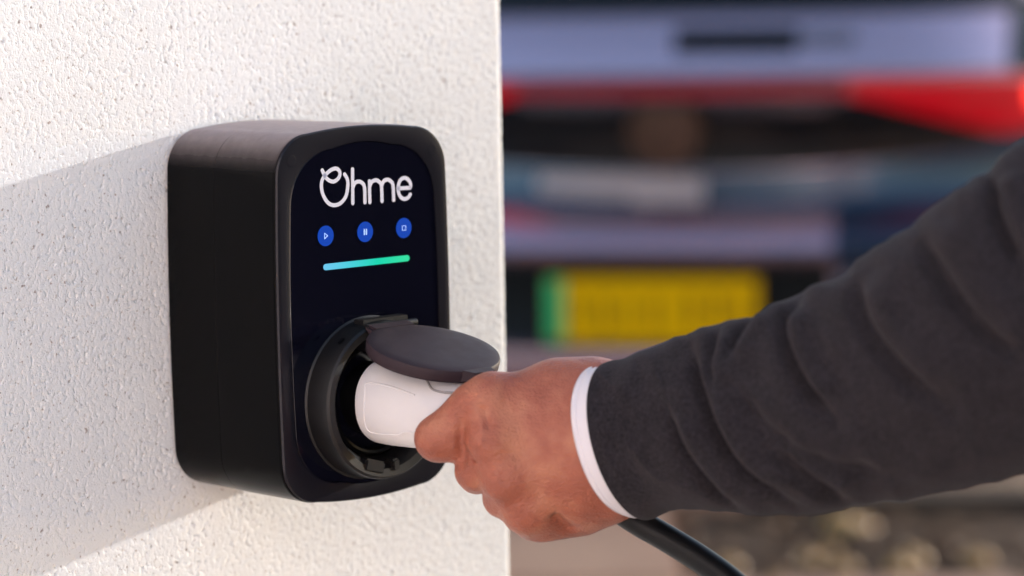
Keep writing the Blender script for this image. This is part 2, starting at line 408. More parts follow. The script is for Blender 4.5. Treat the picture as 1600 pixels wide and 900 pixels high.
for k, bx in enumerate((-.0308, .0006, .0320)):
    bm = bmesh.new(); bmesh.ops.create_circle(bm, cap_ends=True, radius=.0062, segments=40)
    ex = bmesh.ops.extrude_face_region(bm, geom=bm.faces[:]); bmesh.ops.translate(bm, vec=(0, 0, .0004), verts=[e for e in ex['geom'] if isinstance(e, bmesh.types.BMVert)])
    b = bmo('button', bm, M_BTN, ch, smooth=False); b.location = (bx, YF+.0001, .0496); b.rotation_euler = (PI/2, 0, 0)
    bm = bmesh.new(); r = .00022
    if k == 0: ss = [[(-.0010, -.0017), (-.0010, .0017)], [(-.0010, .0017), (.0014, 0)], [(.0014, 0), (-.0010, -.0017)]]
    elif k == 1: ss = [[(-.0008, -.0015), (-.0008, .0015)], [(.0008, -.0015), (.0008, .0015)]]; r = .00042
    else: ss = [[(-.0014, -.0014), (-.0014, .0014)], [(-.0014, .0014), (.0014, .0014)], [(.0014, .0014), (.0014, -.0014)], [(.0014, -.0014), (-.0014, -.0014)]]; r = .00017
    for q, s in enumerate(ss): stroke_mesh(bm, s, r, 0, .00015+.00002*q)
    ic = bmo('icon', bm, M_ICON, b, smooth=False); ic.matrix_parent_inverse = Matrix.Rotation(-PI/2, 4, 'X'); ic.location = (0, -.0004, 0)
bm = bmesh.new(); stroke_mesh(bm, [(-.0312, 0), (0, 0), (.0342, 0)], .0019, 0, .0004); lb = bmo('light_bar', bm, M_BAR, ch, smooth=False); lb.location = (0, YF+.0001, .0307)
bm = bmesh.new(); bmesh.ops.create_circle(bm, cap_ends=True, radius=.0032, segments=24)
for sx in (-1, 1):       # recessed screw plugs in the bezel's upper corners
    rr = []
    for rad, yy in ((.0036, -D+.0001), (.0036, -D-.00008), (.0034, -D-.00012), (.0030, -D-.00012)):
        rr.append([Vector((sx*.0565+rad*math.cos(a), yy, .0965+rad*math.sin(a))) for a in (2*PI*k/28 for k in range(28))])
    v, f = loops_mesh(rr, cap0=False); pyd('screw_plug', v, f, M_BEZEL, ch, angle=30)
bm.free()
# socket collar
CX, CZ = 0.0, -.0521
def lathe(prof, seg=72, cx=CX, cz=CZ, a0=0, a1=2*PI):
    """prof: list of (radius, y) about the axis along y"""
    return [[Vector((cx+r*math.cos(a), y, cz+r*math.sin(a))) for a in (a0+(a1-a0)*k/seg for k in range(seg))] for r, y in prof]
RO = .0492
YR = -D-.0185
prof = [(RO+.0012, YF-.0002), (RO, YF-.0012), (RO-.0004, YR+.0035), (RO-.0010, YR+.0012), (RO-.0024, YR), (RO-.0070, YR+.0006), (RO-.0088, YR+.0040), (.0360, YR+.012), (.0350, -D+.004)]
v, f = loops_mesh(lathe(prof), cap0=False, cap1=False); col = pyd('socket_collar', v, f, M_COLLAR, ch, angle=28)
v, f = loops_mesh(lathe([(.0352, YR+.0128), (.0335, YR+.0112), (.0318, YR+.0122), (.0312, -D+.010), (.0309, -D+.012)]), cap0=False); pyd('socket_insert', v, f, M_BORE, ch, angle=30)
# moulded drain pocket and ribs at the lower lip
for k, (a, wdt) in enumerate(((-106, .016), (-82, .006))):
    a = math.radians(a); c = Vector((CX+.0412*math.cos(a), YR+.0042, CZ+.0412*math.sin(a))); bm = bmesh.new()
    box(bm, c, (wdt, .0085, .0080), .0012, Matrix.Rotation(-(a+PI/2), 3, 'Y'))
    bmo('collar_rib', bm, M_COLLAR, col, angle=30)
for k in range(2):
    a = math.radians(100+12*k); bm = bmesh.new(); c = Vector((CX+.0362*math.cos(a), YR+.009, CZ+.0362*math.sin(a)))
    box(bm, c, (.0016, .012, .006), .0004, Matrix.Rotation(-(a-PI/2), 3, 'Y')); bmo('collar_rib', bm, M_COLLAR, col, angle=30)
bm = bmesh.new(); a = math.radians(128)   # small dark slot on the collar's shoulder
box(bm, Vector((CX+(RO-.0004)*math.cos(a), YR+.0075, CZ+(RO-.0004)*math.sin(a))), (.0052, .004, .0016), .0007, Matrix.Rotation(-(a-PI/2), 3, 'Y')); bmo('collar_slot', bm, M_BORE, col)
# hinge block + lid
bm = bmesh.new(); box(bm, (CX+.004, -D-.0085, CZ+RO-.0040), (.044, .0170, .0092), .0042); hb = bmo('hinge_block', bm, M_COLLAR, ch, angle=60)
v, f = tube([(CX-.016, -D-.0178, CZ+RO-.0036), (CX+.0, -D-.0178, CZ+RO-.0036), (CX+.024, -D-.0178, CZ+RO-.0036)], .0024, 16); pyd('hinge_pin', v, f, M_COLLAR, hb)
TH = math.radians(15)
HP = Vector((CX, -D-.0195, CZ+RO-.0030))
la = bpy.data.objects.new('socket_lid', None)
def lid_rings():
    seg = 84; rl = .0405; out = []
    for rad, z in ((.0368, -.0072), (.0392, -.0070), (.0400, -.0058), (.0404, -.0012), (.0398, .0004), (.0380, .0011), (.0330, .0016), (.02, .0021), (.006, .0022)):
        out.append([Vector((rad*math.cos(a)*(1+.02*math.cos(a)**2), -rad*math.sin(a), z)) for a in (2*PI*k/seg for k in range(seg))])
    return out
rg = lid_rings(); inner = [[Vector((p.x*k, p.y*k, z)) for p in rg[0]] for k, z in ((.94, -.0066), (.93, -.0022))]
v, f = loops_mesh([inner[1], inner[0]]+rg)
lid = pyd('socket_lid', v, f, M_LID, ch, angle=30)
lid.matrix_local = Matrix.Translation(HP + Vector((0, -math.cos(TH)*.0425, -math.sin(TH)*.0425))) @ Matrix.Rotation(TH, 4, 'X')
bpy.data.objects.remove(la)
bm = bmesh.new(); box(bm, (0, .0395, -.0010), (.034, .010, .0050), .0016); bmo('lid_knuckle', bm, M_LID, lid, angle=30)
v = [(-.011, -.0385, .0012), (.011, -.0385, .0012), (.008, -.0462, .0020), (-.008, -.0462, .0020), (-.011, -.0385, -.006), (.011, -.0385, -.006), (.008, -.0462, -.003), (-.008, -.0462, -.003)]
f = [(0, 1, 2, 3), (7, 6, 5, 4), (0, 4, 5, 1), (1, 5, 6, 2), (2, 6, 7, 3), (3, 7, 4, 0)]
pyd('lid_tab', v, f, M_LID, lid, smooth=False)

# ------------------------------------------------------------------ plug and cable
pl = thing('charging_plug', 'white connector pushed into the charger socket with a thick black cable', 'plug', (CX, -D, ZC+CZ))
def plug_rings(st):
    out = []
    for y, dz, rx, rz, n in st:
        rr = []
        for k in range(64):
            a = 2*PI*k/64; c, s = math.cos(a), math.sin(a)
            dx = .016*min(1, max(0, (-y-.080)/.080))**1.2
            rr.append(Vector((dx+rx*math.copysign(abs(c)**(2/n), c), y, dz+rz*math.copysign(abs(s)**(2/n), s))))
        out.append(rr)
    return out
st = [(-.0172, 0, .0246, .0240, 2.2), (-.0178, 0, .0262, .0254, 2.2), (-.0192, 0, .0274, .0264, 2.2), (-.030, 0, .0278, .0266, 2.2), (-.048, 0, .0276, .0260, 2.2), (-.066, -.0004, .0268, .0249, 2.2),
      (-.085, -.0015, .0248, .0226, 2.2), (-.105, -.004, .0222, .0200, 2.2), (-.125, -.008, .0200, .0180, 2.1), (-.150, -.015, .0185, .0165, 2), (-.165, -.021, .0172, .0150, 2), (-.172, -.024, .0130, .0120, 2)]
v, f = loops_mesh(plug_rings([(.010, 0, .0222, .0222, 2), (-.0171, 0, .0222, .0222, 2)])); pyd('plug_nose', v, f, M_BORE, pl, angle=32)
v, f = loops_mesh(plug_rings(st)); body = pyd('plug_shell', v, f, M_PLUG, pl, angle=32)
def on_plug(y, ang, off):
    for a, b in zip(st[:-1], st[1:]):
        if b[0] <= y <= a[0]:
            t = (y-a[0])/(b[0]-a[0]); q = [a[i]+(b[i]-a[i])*t for i in range(5)]; c, s = math.cos(ang), math.sin(ang); n = q[4]
            return Vector(((q[2]+off)*math.copysign(abs(c)**(2/n), c), y, q[1]+(q[3]+off)*math.copysign(abs(s)**(2/n), s)))
def seam(name, path, r, off, m):
    pts = catmull([(y, math.radians(a)) for y, a in path], 8)
    v, f = tube([on_plug(p[0], p[1], off) for p in pts], r, 8); return pyd(name, v, f, m, body)
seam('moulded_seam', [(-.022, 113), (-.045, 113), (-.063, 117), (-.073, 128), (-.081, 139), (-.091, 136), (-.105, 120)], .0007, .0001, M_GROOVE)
seam('grip_ridge', [(-.026, 152), (-.031, 149), (-.049, 150), (-.070, 155)], .0007, -.0002, M_PLUG)
seam('grip_ridge', [(-.026, 152), (-.028, 175), (-.026, 208), (-.031, 216), (-.052, 214), (-.062, 206), (-.074, 206)], .0007, -.0002, M_PLUG)
# cable out of the grip's end, hanging away from the wall
c0 = Vector((CX+.016, -D-.168, ZC+CZ-.0225))
cp = [c0, at(930, 765, 1.845), at(985, 808, 1.838), at(1040, 840, 1.828), at(1095, 874, 1.815), at(1150, 915, 1.80), at(1230, 990, 1.78), at(1330, 1180, 1.75), at(1380, 1600, 1.72)]
e = cp[-1]; cp += [Vector((e.x+.02, e.y-.02, .25)), Vector((e.x+.05, e.y-.06, .05)), Vector((e.x+.25, e.y-.10, .012)), Vector((e.x+.9, e.y+.05, .012)), Vector((e.x+1.6, e.y+.6, .012)), Vector((e.x+2.0, e.y+1.4, .012))]
v, f = tube(catmull(cp, 10), .0080, 18); cb = pyd('cable', v, f, M_CABLE, pl); cb.matrix_parent_inverse = Matrix.Translation(pl.location).inverted()
cg = catmull([c0, c0*.4+at(930, 765, 1.845)*.6], 4)
v, f = tube(cg, [.0125, .0122, .0118, .011, .0098], 20); cb = pyd('strain_relief', v, f, M_CABLE, pl); cb.matrix_parent_inverse = Matrix.Translation(pl.location).inverted()

# ------------------------------------------------------------------ person
D0 = 1.83
def hp(px, py, dd): return tuple(at(px, py, D0-dd))
def hand_sdf(P):
    def cone(a, b, ra, rb): return rcone(P, hp(*a), hp(*b), ra, rb)
    def chain(pts, k=.004):
        d = None
        for (a, ra), (b, rb) in zip(pts[:-1], pts[1:]):
            c = cone(a, b, ra, rb); d = c if d is None else smin(d, c, k)
        return d
    palm = cone((925, 632, .000), (775, 622, .008), .0205, .0150)
    for a, b, ra, rb in (((930, 665, .008), (772, 678, .014), .0215, .0150), ((935, 712, .008), (792, 738, .013), .0215, .0150), ((942, 760, .000), (822, 788, .006), .0195, .0150),
                         ((945, 690, -.012), (800, 690, -.012), .026, .022), ((905, 800, -.014), (850, 812, -.010), .0140, .0130), ((870, 606, -.004), (915, 612, -.004), .0160, .0165)):
        palm = smin(palm, cone(a, b, ra, rb), .016)
    # knuckle heads
    for c, r in (((757, 628, .012), .0138), ((765, 690, .0195), .0128), ((790, 748, .0175), .0122), ((824, 796, .008), .0122)):
        palm = smin(palm, cone(c, c, r, r), .010)
    arm = cone((955, 690, .000), (1120, 655, .04), .034, .034)
    palm = smin(palm, arm, .03)
    index = smin(cone((741, 640, .009), (683, 683, .006), .0160, .0108), cone((730, 690, .004), (686, 689, .002), .0128, .0104), .012)
    index = smin(index, chain([((683, 684, .004), .0106), ((684, 692, -.018), .0100), ((735, 690, -.046), .0085)], .006), .006)
    middle = chain([((766, 700, .0150), .0125), ((743, 736, .005), .0108), ((745, 742, -.022), .0100), ((790, 715, -.046), .0085)], .006)
    ringf = chain([((790, 748, .0165), .0118), ((786, 778, .002), .0106), ((795, 775, -.022), .0096), ((835, 735, -.046), .0082)], .006)
    little = chain([((824, 796, .008), .0110), ((832, 812, -.006), .0098), ((842, 805, -.024), .0090), ((870, 760, -.042), .0076)], .006)
    thumb = chain([((900, 640, -.020), .020), ((815, 628, -.036), .0150), ((760, 640, -.052), .0120), ((715, 655, -.056), .0100)], .010)
    d = palm
    for fg, k in ((index, .0030), (middle, .0026), (ringf, .0030), (little, .0050), (thumb, .012)):
        d = smin(d, fg, k)
    # creases where the fingers fold away from the knuckles, and the wrist heel
    for a, b, r, k in (((719, 630, .0270), (722, 722, .0150), .0020, .0035), ((722, 708, .0205), (766, 724, .0215), .0016, .004), ((700, 640, .0215), (708, 668, .0230), .0004, .003), ((756, 640, .0275), (764, 668, .0300), .0004, .004), ((772, 772, .0170), (802, 778, .0215), .0008, .006), ((868, 806, .0150), (890, 826, .0060), .0010, .008)):
        d = -smin(-d, cone(a, b, r, r), k)
    return d
corners = np.array([hp(x, y, z) for x in (640, 1130) for y in (540, 860) for z in (-.075, .085)])
hv, hf = surface_nets(hand_sdf, corners.min(0)-.004, corners.max(0)+.004, .0016)

# frame of the man standing to the right of the picture, facing the charger
def mp(l, d, z): return np.array(lat(l, d, z))
HEADC = mp(.50, 1.93, 1.62)
def body_sdf(P):
    d = rcone(P, mp(.60, 1.88, .95), mp(.60, 1.88, 1.12), .105, .105)
    d = smin(d, rcone(P, mp(.60, 1.88, 1.12), mp(.57, 1.88, 1.34), .105, .11), .06)
    d = smin(d, rcone(P, mp(.56, 1.72, 1.35), mp(.56, 2.04, 1.35), .055, .055), .05)
    d = smin(d, rcone(P, mp(.55, 1.88, 1.38), mp(.51, 1.92, 1.52), .058, .055), .05)
    d = smin(d, ellip(P, HEADC, (.085, .085, .118)), .03)
    f = (-RH*.98+FH*.1).normalized(); fa = np.array(f); ra = np.array(FH)
    d = smin(d, rcone(P, HEADC+fa*.05+np.array((0, 0, -.075)), HEADC+fa*.062+np.array((0, 0, -.085)), .038, .030), .03)       # jaw
    d = smin(d, rcone(P, HEADC+fa*.080+np.array((0, 0, .012)), HEADC+fa*.102+np.array((0, 0, -.024)), .008, .015), .012)   # nose
    for s in (-1, 1):
        d = smin(d, ellip(P, HEADC+ra*.085*s, (.016, .016, .032)), .008)                                                    # ears
        d = -smin(-d, rcone(P, HEADC+fa*.094+ra*.032*s+np.array((0, 0, .012)), HEADC+fa*.094+ra*.036*s+np.array((0, 0, .012)), .014, .014), .010)
        d = smin(d, rcone(P, HEADC+fa*.074+ra*.032*s+np.array((0, 0, .010)), HEADC+fa*.075+ra*.033*s+np.array((0, 0, .010)), .0125, .0125), .003)
        d = smin(d, rcone(P, mp(.60, 1.88+.085*s, .90), mp(.585, 1.88+.10*s, .50), .070, .055), .03)
        d = smin(d, rcone(P, mp(.58, 1.88+.10*s, .50), mp(.61, 1.88+.11*s, .08), .052, .036), .03)
    d = smin(d, rcone(P, HEADC+fa*.080+ra*.022+np.array((0, 0, -.052)), HEADC+fa*.080-ra*.022+np.array((0, 0, -.052)), .009, .009), .006)
    # right arm hanging on the far side
    d = smin(d, rcone(P, mp(.56, 2.06, 1.34), mp(.64, 2.13, 1.06), .048, .040), .03)
    d = smin(d, rcone(P, mp(.64, 2.13, 1.06), mp(.56, 2.13, .82), .038, .028), .02)
    for k in range(4):
        d = smin(d, rcone(P, mp(.545+.016*k, 2.13, .78), mp(.545+.014*k-.01, 2.12, .66+.006*abs(k-1.5)), .012, .009), .006)
    d = smin(d, rcone(P, mp(.54, 2.12, .80), mp(.515, 2.10, .72), .013, .010), .008)
    d = smin(d, rcone(P, mp(.555, 2.13, .84), mp(.56, 2.13, .76), .028, .030), .02)
    return d
lo = np.minimum(mp(.2, 1.6, 0), mp(.9, 2.3, 0)); 
cs = np.array([mp(a, b, c) for a in (.34, .80) for b in (1.62, 2.24) for c in (.03, 1.78)])
bv, bf = surface_nets(body_sdf, cs.min(0), cs.max(0), .0075)
allv = np.concatenate([hv, bv]); allf = [tuple(q) for q in hf] + [tuple(q+len(hv)) for q in bf]
person = pyd('person', allv, allf, M_SKIN, angle=None)
tag(person, 'person in a charcoal suit jacket gripping the plug with one hand, arm outstretched', 'person')

# jacket sleeve: swept rings with pressed folds
ST = [(982, 689, 127.5, 1.816), (1018, 679, 129, 1.808), (1062, 668, 134, 1.796), (1142, 655, 146, 1.776), (1245, 638, 163, 1.752), (1365, 604, 183, 1.724), (1480, 560, 206, 1.698), (1595, 505, 226, 1.676), (1700, 440, 236, 1.662),
      (1800, 350, 236, 1.655), (1900, 200, 236, 1.66), (2000, 0, 236, 1.68), (2085, -190, 228, 1.70), (2165, -320, 200, 1.75), (2240, -390, 150, 1.82)]
def sleeve_surface(st, nseg, ntheta, rs=1.0):
    S = catmull([(*at(a, b, c_), hh/FPX*c_, a) for a, b, hh, c_ in st], nseg)
    fr = frames([s[:3] for s in S]); rings = []
    for (p, t, x, y), s in zip(fr, S):
        n = (-Fv - t*(-Fv).dot(t)).normalized(); u = t.cross(n)      # n: towards the viewer's side, u: upwards
        if u.z < 0: u = -u
        k = min(1, max(0, (s[4]-960)/160)); sa = .56
        u = (u*k + (Uv-Rv*.24)*(1-k)).normalized(); n = (n*k + (-Fv*math.sqrt(1-sa*sa)-Rv*sa)*(1-k)).normalized()
        r = s[3]*rs; rings.append([p + u*(math.sin(a)*r) + n*(math.cos(a)*r*.86) for a in (2*PI*k/ntheta for k in range(ntheta))])
    return rings
FOLDS = [([(1080, 544), (1090, 600), (1122, 678), (1168, 739), (1240, 786)], 13, .0058), ([(1041, 640), (1069, 711), (1112, 761), (1150, 790)], 12, .0046),
         ([(1249, 458), (1225, 505), (1232, 550), (1260, 605), (1310, 660)], 13, .0060), ([(1193, 478), (1160, 515), (1140, 560)], 9, .0036), ([(1126, 515), (1112, 560), (1120, 610)], 10, .0030),
         ([(1330, 420), (1350, 500), (1400, 570), (1480, 640)], 22, .0050), ([(1430, 360), (1470, 430), (1540, 520), (1600, 560)], 24, .0050), ([(1205, 700), (1260, 745), (1330, 790)], 16, .0038),
         ([(1545, 270), (1560, 340), (1600, 420)], 18, .0055), ([(1150, 600), (1200, 670), (1290, 720), (1390, 745)], 20, .0030)]
def project(P):
    d = P-np.array(CAM); z = d@np.array(Fv)
    return 800+FPX*(d@np.array(Rv))/z, 450-FPX*(d@np.array(Uv))/z
def fold_sleeve(rings):
    P = np.array([[tuple(p) for p in r] for r in rings]); n, m_, _ = P.shape
    du = np.gradient(P, axis=0); dv = (np.roll(P, -1, 1)-np.roll(P, 1, 1)); N = np.cross(du, dv); N /= np.linalg.norm(N, axis=-1, keepdims=True)+1e-9
    cen = P.mean(1, keepdims=True); sg = np.sign(((P-cen)*N).sum(-1, keepdims=True)); N *= sg
    px, py = project(P); front = np.clip((N@(-np.array(Fv)))*3+.6, 0, 1); disp = np.zeros((n, m_))
    for line, w, dep in FOLDS:
        L = np.array(catmull(line, 8)); best = np.full((n, m_), 1e9); sd = np.zeros((n, m_)); tt = np.zeros((n, m_))
        for i, (a, b) in enumerate(zip(L[:-1], L[1:])):
            ab = b-a; h = np.clip(((px-a[0])*ab[0]+(py-a[1])*ab[1])/(ab@ab), 0, 1)
            dx = px-a[0]-h*ab[0]; dy = py-a[1]-h*ab[1]; d2 = np.hypot(dx, dy); s_ = np.sign(ab[0]*(py-a[1])-ab[1]*(px-a[0]))
            q = d2 < best; best[q] = d2[q]; sd[q] = s_[q]; tt[q] = ((i+h)/(len(L)-1))[q]
        fade = np.clip(np.sin(np.clip(tt, .04, .96)*PI)*1.8, 0, 1); d1 = best*sd
        disp += front*fade*dep*1.55*(-np.exp(-(d1/(w*.62))**2) + .6*np.exp(-((d1+w*1.9)/(w*1.5))**2) + .25*np.exp(-((d1-w*2.0)/(w*1.6))**2))
    ph = np.arange(n)[:, None]/n*34; th = np.arange(m_)[None]/m_*2*PI
    disp += 0*ph*th
    from mathutils import noise as mn
    ax = np.array(Rv)*.93+np.array(Uv)*.36; perp = np.array(Uv)*.93-np.array(Rv)*.36
    for i in range(n):
        for j in range(m_):
            p = P[i, j]; a = float(p@ax); b = float(p@perp); c = float(p@np.array(Fv))
            q = mn.noise(Vector((a*46+b*9, b*15-a*5, c*15))); disp[i, j] += .0016*(1-abs(q)*2.6)-.0008 + .0009*mn.noise(Vector((a*95, b*40, c*40)))
    edge = np.clip((np.arange(n)-2)/10, 0, 1)[:, None]
    return P+N*(disp*edge)[..., None]
rings = sleeve_surface(ST, 26, 220); P = fold_sleeve(rings)
inn = np.array([[tuple(p) for p in r] for r in sleeve_surface(ST[:3], 4, 220, .955)])[:8][::-1]
lip = (P[0]+inn[-1])/2 + np.array(tuple((P[0].mean(0)-P[4].mean(0))))*.12
allr = [list(map(tuple, r)) for r in inn] + [list(map(tuple, lip))] + [list(map(tuple, r)) for r in P]
v, f = loops_mesh(allr, cap0=False, cap1=True); sleeve = pyd('jacket_sleeve', v, f, M_WOOL, person, angle=None)
sleeve['label'] = 'creased charcoal jacket sleeve of the outstretched arm'
CU = [(960, 690, 124, 1.821), (970, 689, 124, 1.819), (996, 684, 121, 1.813), (1030, 676, 116, 1.804), (1060, 668, 116, 1.797)]
rg = sleeve_surface(CU, 8, 160); rg2 = sleeve_surface(CU, 8, 160, .955)[:20][::-1]
for k, r in enumerate(rg):
    for j in range(len(r)): r[j] = r[j] + Vector((0, 0, .0005*math.sin(j*.21+k*.3))) + (r[j]-sum(r, Vector())/len(r)).normalized()*(.0009*math.sin(j*.13+.5)-(.0007 if k in (5, 6) else 0))
lipc = [(a+b)/2 - Rv*.0016 for a, b in zip(rg[0], rg2[-1])]
v, f = loops_mesh(rg2+[lipc]+rg, cap0=False, cap1=False); cf = pyd('shirt_cuff', v, f, M_SHIRT, person, angle=None); cf['label'] = 'white shirt cuff showing below the dark sleeve'
# rest of the suit
def jacket_sdf(P):
    d = rcone(P, mp(.60, 1.88, .80), mp(.60, 1.88, 1.12), .175, .155)
    d = smin(d, rcone(P, mp(.60, 1.88, 1.12), mp(.575, 1.88, 1.33), .155, .155), .08)
    d = smin(d, rcone(P, mp(.565, 1.70, 1.355), mp(.565, 2.06, 1.355), .085, .085), .07)
    d = smin(d, rcone(P, mp(.565, 2.08, 1.34), mp(.645, 2.14, 1.06), .068, .062), .04)
    d = smin(d, rcone(P, mp(.645, 2.14, 1.06), mp(.57, 2.135, .86), .060, .046), .02)
    d = np.maximum(d, -(P[..., 2]-.80))
    d = np.maximum(d, -rcone(P, mp(.40, 1.88, 1.52), mp(.56, 1.88, 1.52), .09, .075))
    return d
cs = np.array([mp(a, b, c) for a in (.36, .84) for b in (1.56, 2.28) for c in (.76, 1.50)])
v, f = surface_nets(jacket_sdf, cs.min(0), cs.max(0), .009); pyd('suit_jacket', v, [tuple(q) for q in f], M_WOOL, person, angle=None)
def trouser_sdf(P):
    d = rcone(P, mp(.60, 1.88, .98), mp(.60, 1.88, .84), .14, .15)
    for s in (-1, 1):
        d = smin(d, rcone(P, mp(.60, 1.88+.09*s, .86), mp(.59, 1.88+.10*s, .50), .105, .085), .04)
        d = smin(d, rcone(P, mp(.59, 1.88+.10*s, .50), mp(.615, 1.88+.11*s, .06), .082, .070), .03)
    return np.maximum(d, .05-P[..., 2])
cs = np.array([mp(a, b, c) for a in (.36, .84) for b in (1.62, 2.14) for c in (.03, 1.14)])
v, f = surface_nets(trouser_sdf, cs.min(0), cs.max(0), .011); pyd('trousers', v, [tuple(q) for q in f], M_WOOL, person, angle=None)
def hair_sdf(P):
    d = ellip(P, HEADC+np.array(RH)*.012+np.array((0, 0, .018)), (.092, .092, .112))
    fa = np.array(-RH)
    return np.maximum(d, ((P-HEADC)@fa)*.9-(P[..., 2]-HEADC[2])*.8-.010)
v, f = surface_nets(hair_sdf, HEADC-.14, HEADC+.15, .006); pyd('hair', v, [tuple(q) for q in f], M_HAIR, person, angle=None)
for s in (-1, 1):
    def shoe_sdf(P, s=s):
        d = rcone(P, mp(.63, 1.88+.11*s, .045), mp(.46, 1.88+.125*s, .032), .045, .034)
        return np.maximum(smin(d, rcone(P, mp(.62, 1.88+.11*s, .06), mp(.62, 1.88+.11*s, .09), .045, .045), .03), .001-P[..., 2])
    cs = np.array([mp(a, b, c) for a in (.40, .70) for b in (1.86+.11*s-.07, 1.9+.12*s+.07) for c in (-.012, .15)])
    v, f = surface_nets(shoe_sdf, cs.min(0), cs.max(0), .006); pyd('shoe', v, [tuple(q) for q in f], M_SHOE, person, angle=None)
v, f = surface_nets(lambda P: rcone(P, mp(.545, 1.885, 1.395), mp(.520, 1.91, 1.455), .068, .060), mp(.53, 1.9, 1.42)-.13, mp(.53, 1.9, 1.42)+.13, .007)
pyd('shirt_collar', v, [tuple(q) for q in f], M_SHIRT, person, angle=None)

# ------------------------------------------------------------------ parked car
CD = 5.62; CL = .303
car_loc = lat(CL, CD, 0)
car = thing('parked_car', 'silver hatchback seen from behind with red light strip and yellow number plate', 'car', car_loc, -YAW-math.radians(11))
ZP = [(.22, .20, 4.10, .80), (.30, .06, 4.22, .88), (.40, -.005, 4.27, .91), (.46, -.022, 4.28, .915), (.497, -.020, 4.28, .92), (.505, .012, 4.28, .92), (.520, .030, 4.27, .92), (.645, .030, 4.25, .92), (.655, .012, 4.24, .92), (.668, -.012, 4.23, .92),
      (.685, -.020, 4.22, .92), (.71, .000, 4.20, .92), (.748, .050, 4.18, .92), (.765, .066, 4.16, .915), (.83, .075, 4.05, .915), (.90, .060, 3.85, .91), (.945, .034, 3.65, .905), (.950, .012, 3.60, .905), (.984, .006, 3.40, .90), (.988, -.028, 3.38, .90), (.998, -.036, 3.34, .90),
      (1.03, -.020, 3.2, .885), (1.08, .012, 3.05, .865), (1.118, .050, 2.9, .85), (1.13, .075, 2.86, .835), (1.30, .26, 2.40, .74), (1.44, .46, 1.95, .645), (1.50, .70, 1.72, .58), (1.525, .98, 1.55, .48), (1.53, 1.1, 1.45, .40)]
YCEN = 2.0; NEXP = 3.4
def car_sec(z):
    zs = [q[0] for q in ZP]
    return [float(np.interp(z, zs, [q[i] for q in ZP])) for i in (1, 2, 3)]
def car_pt(z, phi, off=0):
    yr, yf, hw = car_sec(z); c, s = math.cos(phi), math.sin(phi)
    x = (hw+off)*math.copysign(abs(c)**(2/NEXP), c); g = abs(s)**(2/NEXP)
    ym = YCEN if z < 1.2 else (yr+yf)/2
    y = ym+((yr-off)-ym)*g if s < 0 else ym+((yf+off)-ym)*g
    return Vector((x, y, z))
def car_rear(x, z, off=0):
    yr, yf, hw = car_sec(z); k = min(.9999, abs(x)/(hw+off)); g = (1-k**NEXP)**(1/NEXP); ym = YCEN if z < 1.2 else (yr+yf)/2
    return Vector((x, ym+((yr-off)-ym)*g, z))
zs = []
for a, b in zip(ZP[:-1], ZP[1:]):
    k = max(1, int((b[0]-a[0])/.03)); zs += [a[0]+(b[0]-a[0])*i/k for i in range(k)]
zs.append(ZP[-1][0])
phis = [2*PI*(k+.5)/160 for k in range(160)]
v, f = loops_mesh([[car_pt(z, p) for p in phis] for z in zs]); pyd('car_body', v, f, M_CARPAINT, car, angle=30)
def patch(name, zr, xr, off, m, parent=car, nz=6, nx=40, th=.006, xfun=None):
    """panel following the rear skin, with thickness; zr(x)->(z0,z1)"""
    F_, B_ = [], []
    for i in range(nx+1):
        x = xr[0]+(xr[1]-xr[0])*i/nx; z0, z1 = zr(x) if callable(zr) else zr
        F_.append([car_rear(x, z0+(z1-z0)*j/nz, off) for j in range(nz+1)]); B_.append([car_rear(x, z0+(z1-z0)*j/nz, off-th) for j in range(nz+1)])
    rings = [a + b[::-1] for a, b in zip(F_, B_)]
    v, f = loops_mesh(rings); return pyd(name, v, f, m, parent, angle=30)
for sx in (-1, 1): patch('quarter_trim', (.992, 1.125), (.585*sx, .885*sx) if sx > 0 else (-.80, -.62), .006, M_CARBLACK, nz=8)
patch('rear_window', (1.128, 1.43), (-.60, .60), .006, M_CARGLASS, nz=12)
patch('window_trim', (1.108, 1.126), (-.74, .74), .008, M_CARTRIM, nz=3)
gp = patch('tailgate_black_panel', lambda x: (.818+.12*x*x, .955), (-.80, .80), .004, M_CARBLACK)
patch('tailgate_lower_panel', lambda x: (.757, .816+.12*x*x), (-.80, .80), .004, M_CARBLUE)
patch('tailgate_side_panel', (.52, .756), (.275, .86), .005, M_CARBLUE, nz=14)
patch('tailgate_side_panel', (.52, .756), (-.86, -.36), .005, M_CARBLUE, nz=14)
patch('pale_reflection_patch', lambda x: (.772+.10*max(0, -.13-x)**1.2-.01*(x>-.1), .812-.05*max(0, x+.10)), (-.27, .035), .010, mat('painted_pale_reflection', (.46, .33, .32), .5, metal=.2), nz=3, nx=20)  # pale figure mirrored in the tailgate, painted as a raised patch
patch('light_strip', (.957, .982), (-.80, .295), .004, M_TAILSTRIP)
for sx in (-1, 1):
    xr = (.30*sx, .86*sx) if sx > 0 else (-.86, -.30)
    tl = patch('tail_light', lambda x: (.955-.075*min(1, max(0, (abs(x)-.30)/.26)), .9800), xr, .014, M_TAIL, nz=5, th=.03)
    patch('bulb', (.925, .965), (.615*sx, .70*sx) if sx > 0 else (-.70, -.615), .020, M_TAILHOT, tl, nz=3, nx=6)
patch('handle_recess', (1.036, 1.079), (-.006, .215), .004, M_CARTRIM, nz=3)
patch('handle_grip', (1.047, 1.071), (.217, .315), .003, mat('grey_handle', (.16, .14, .17), .4, metal=.4), nz=3)
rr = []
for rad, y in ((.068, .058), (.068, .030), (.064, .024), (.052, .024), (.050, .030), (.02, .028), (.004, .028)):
    rr.append([Vector((-.03+rad*math.cos(a), y, .893+rad*math.sin(a))) for a in (2*PI*k/40 for k in range(40))])
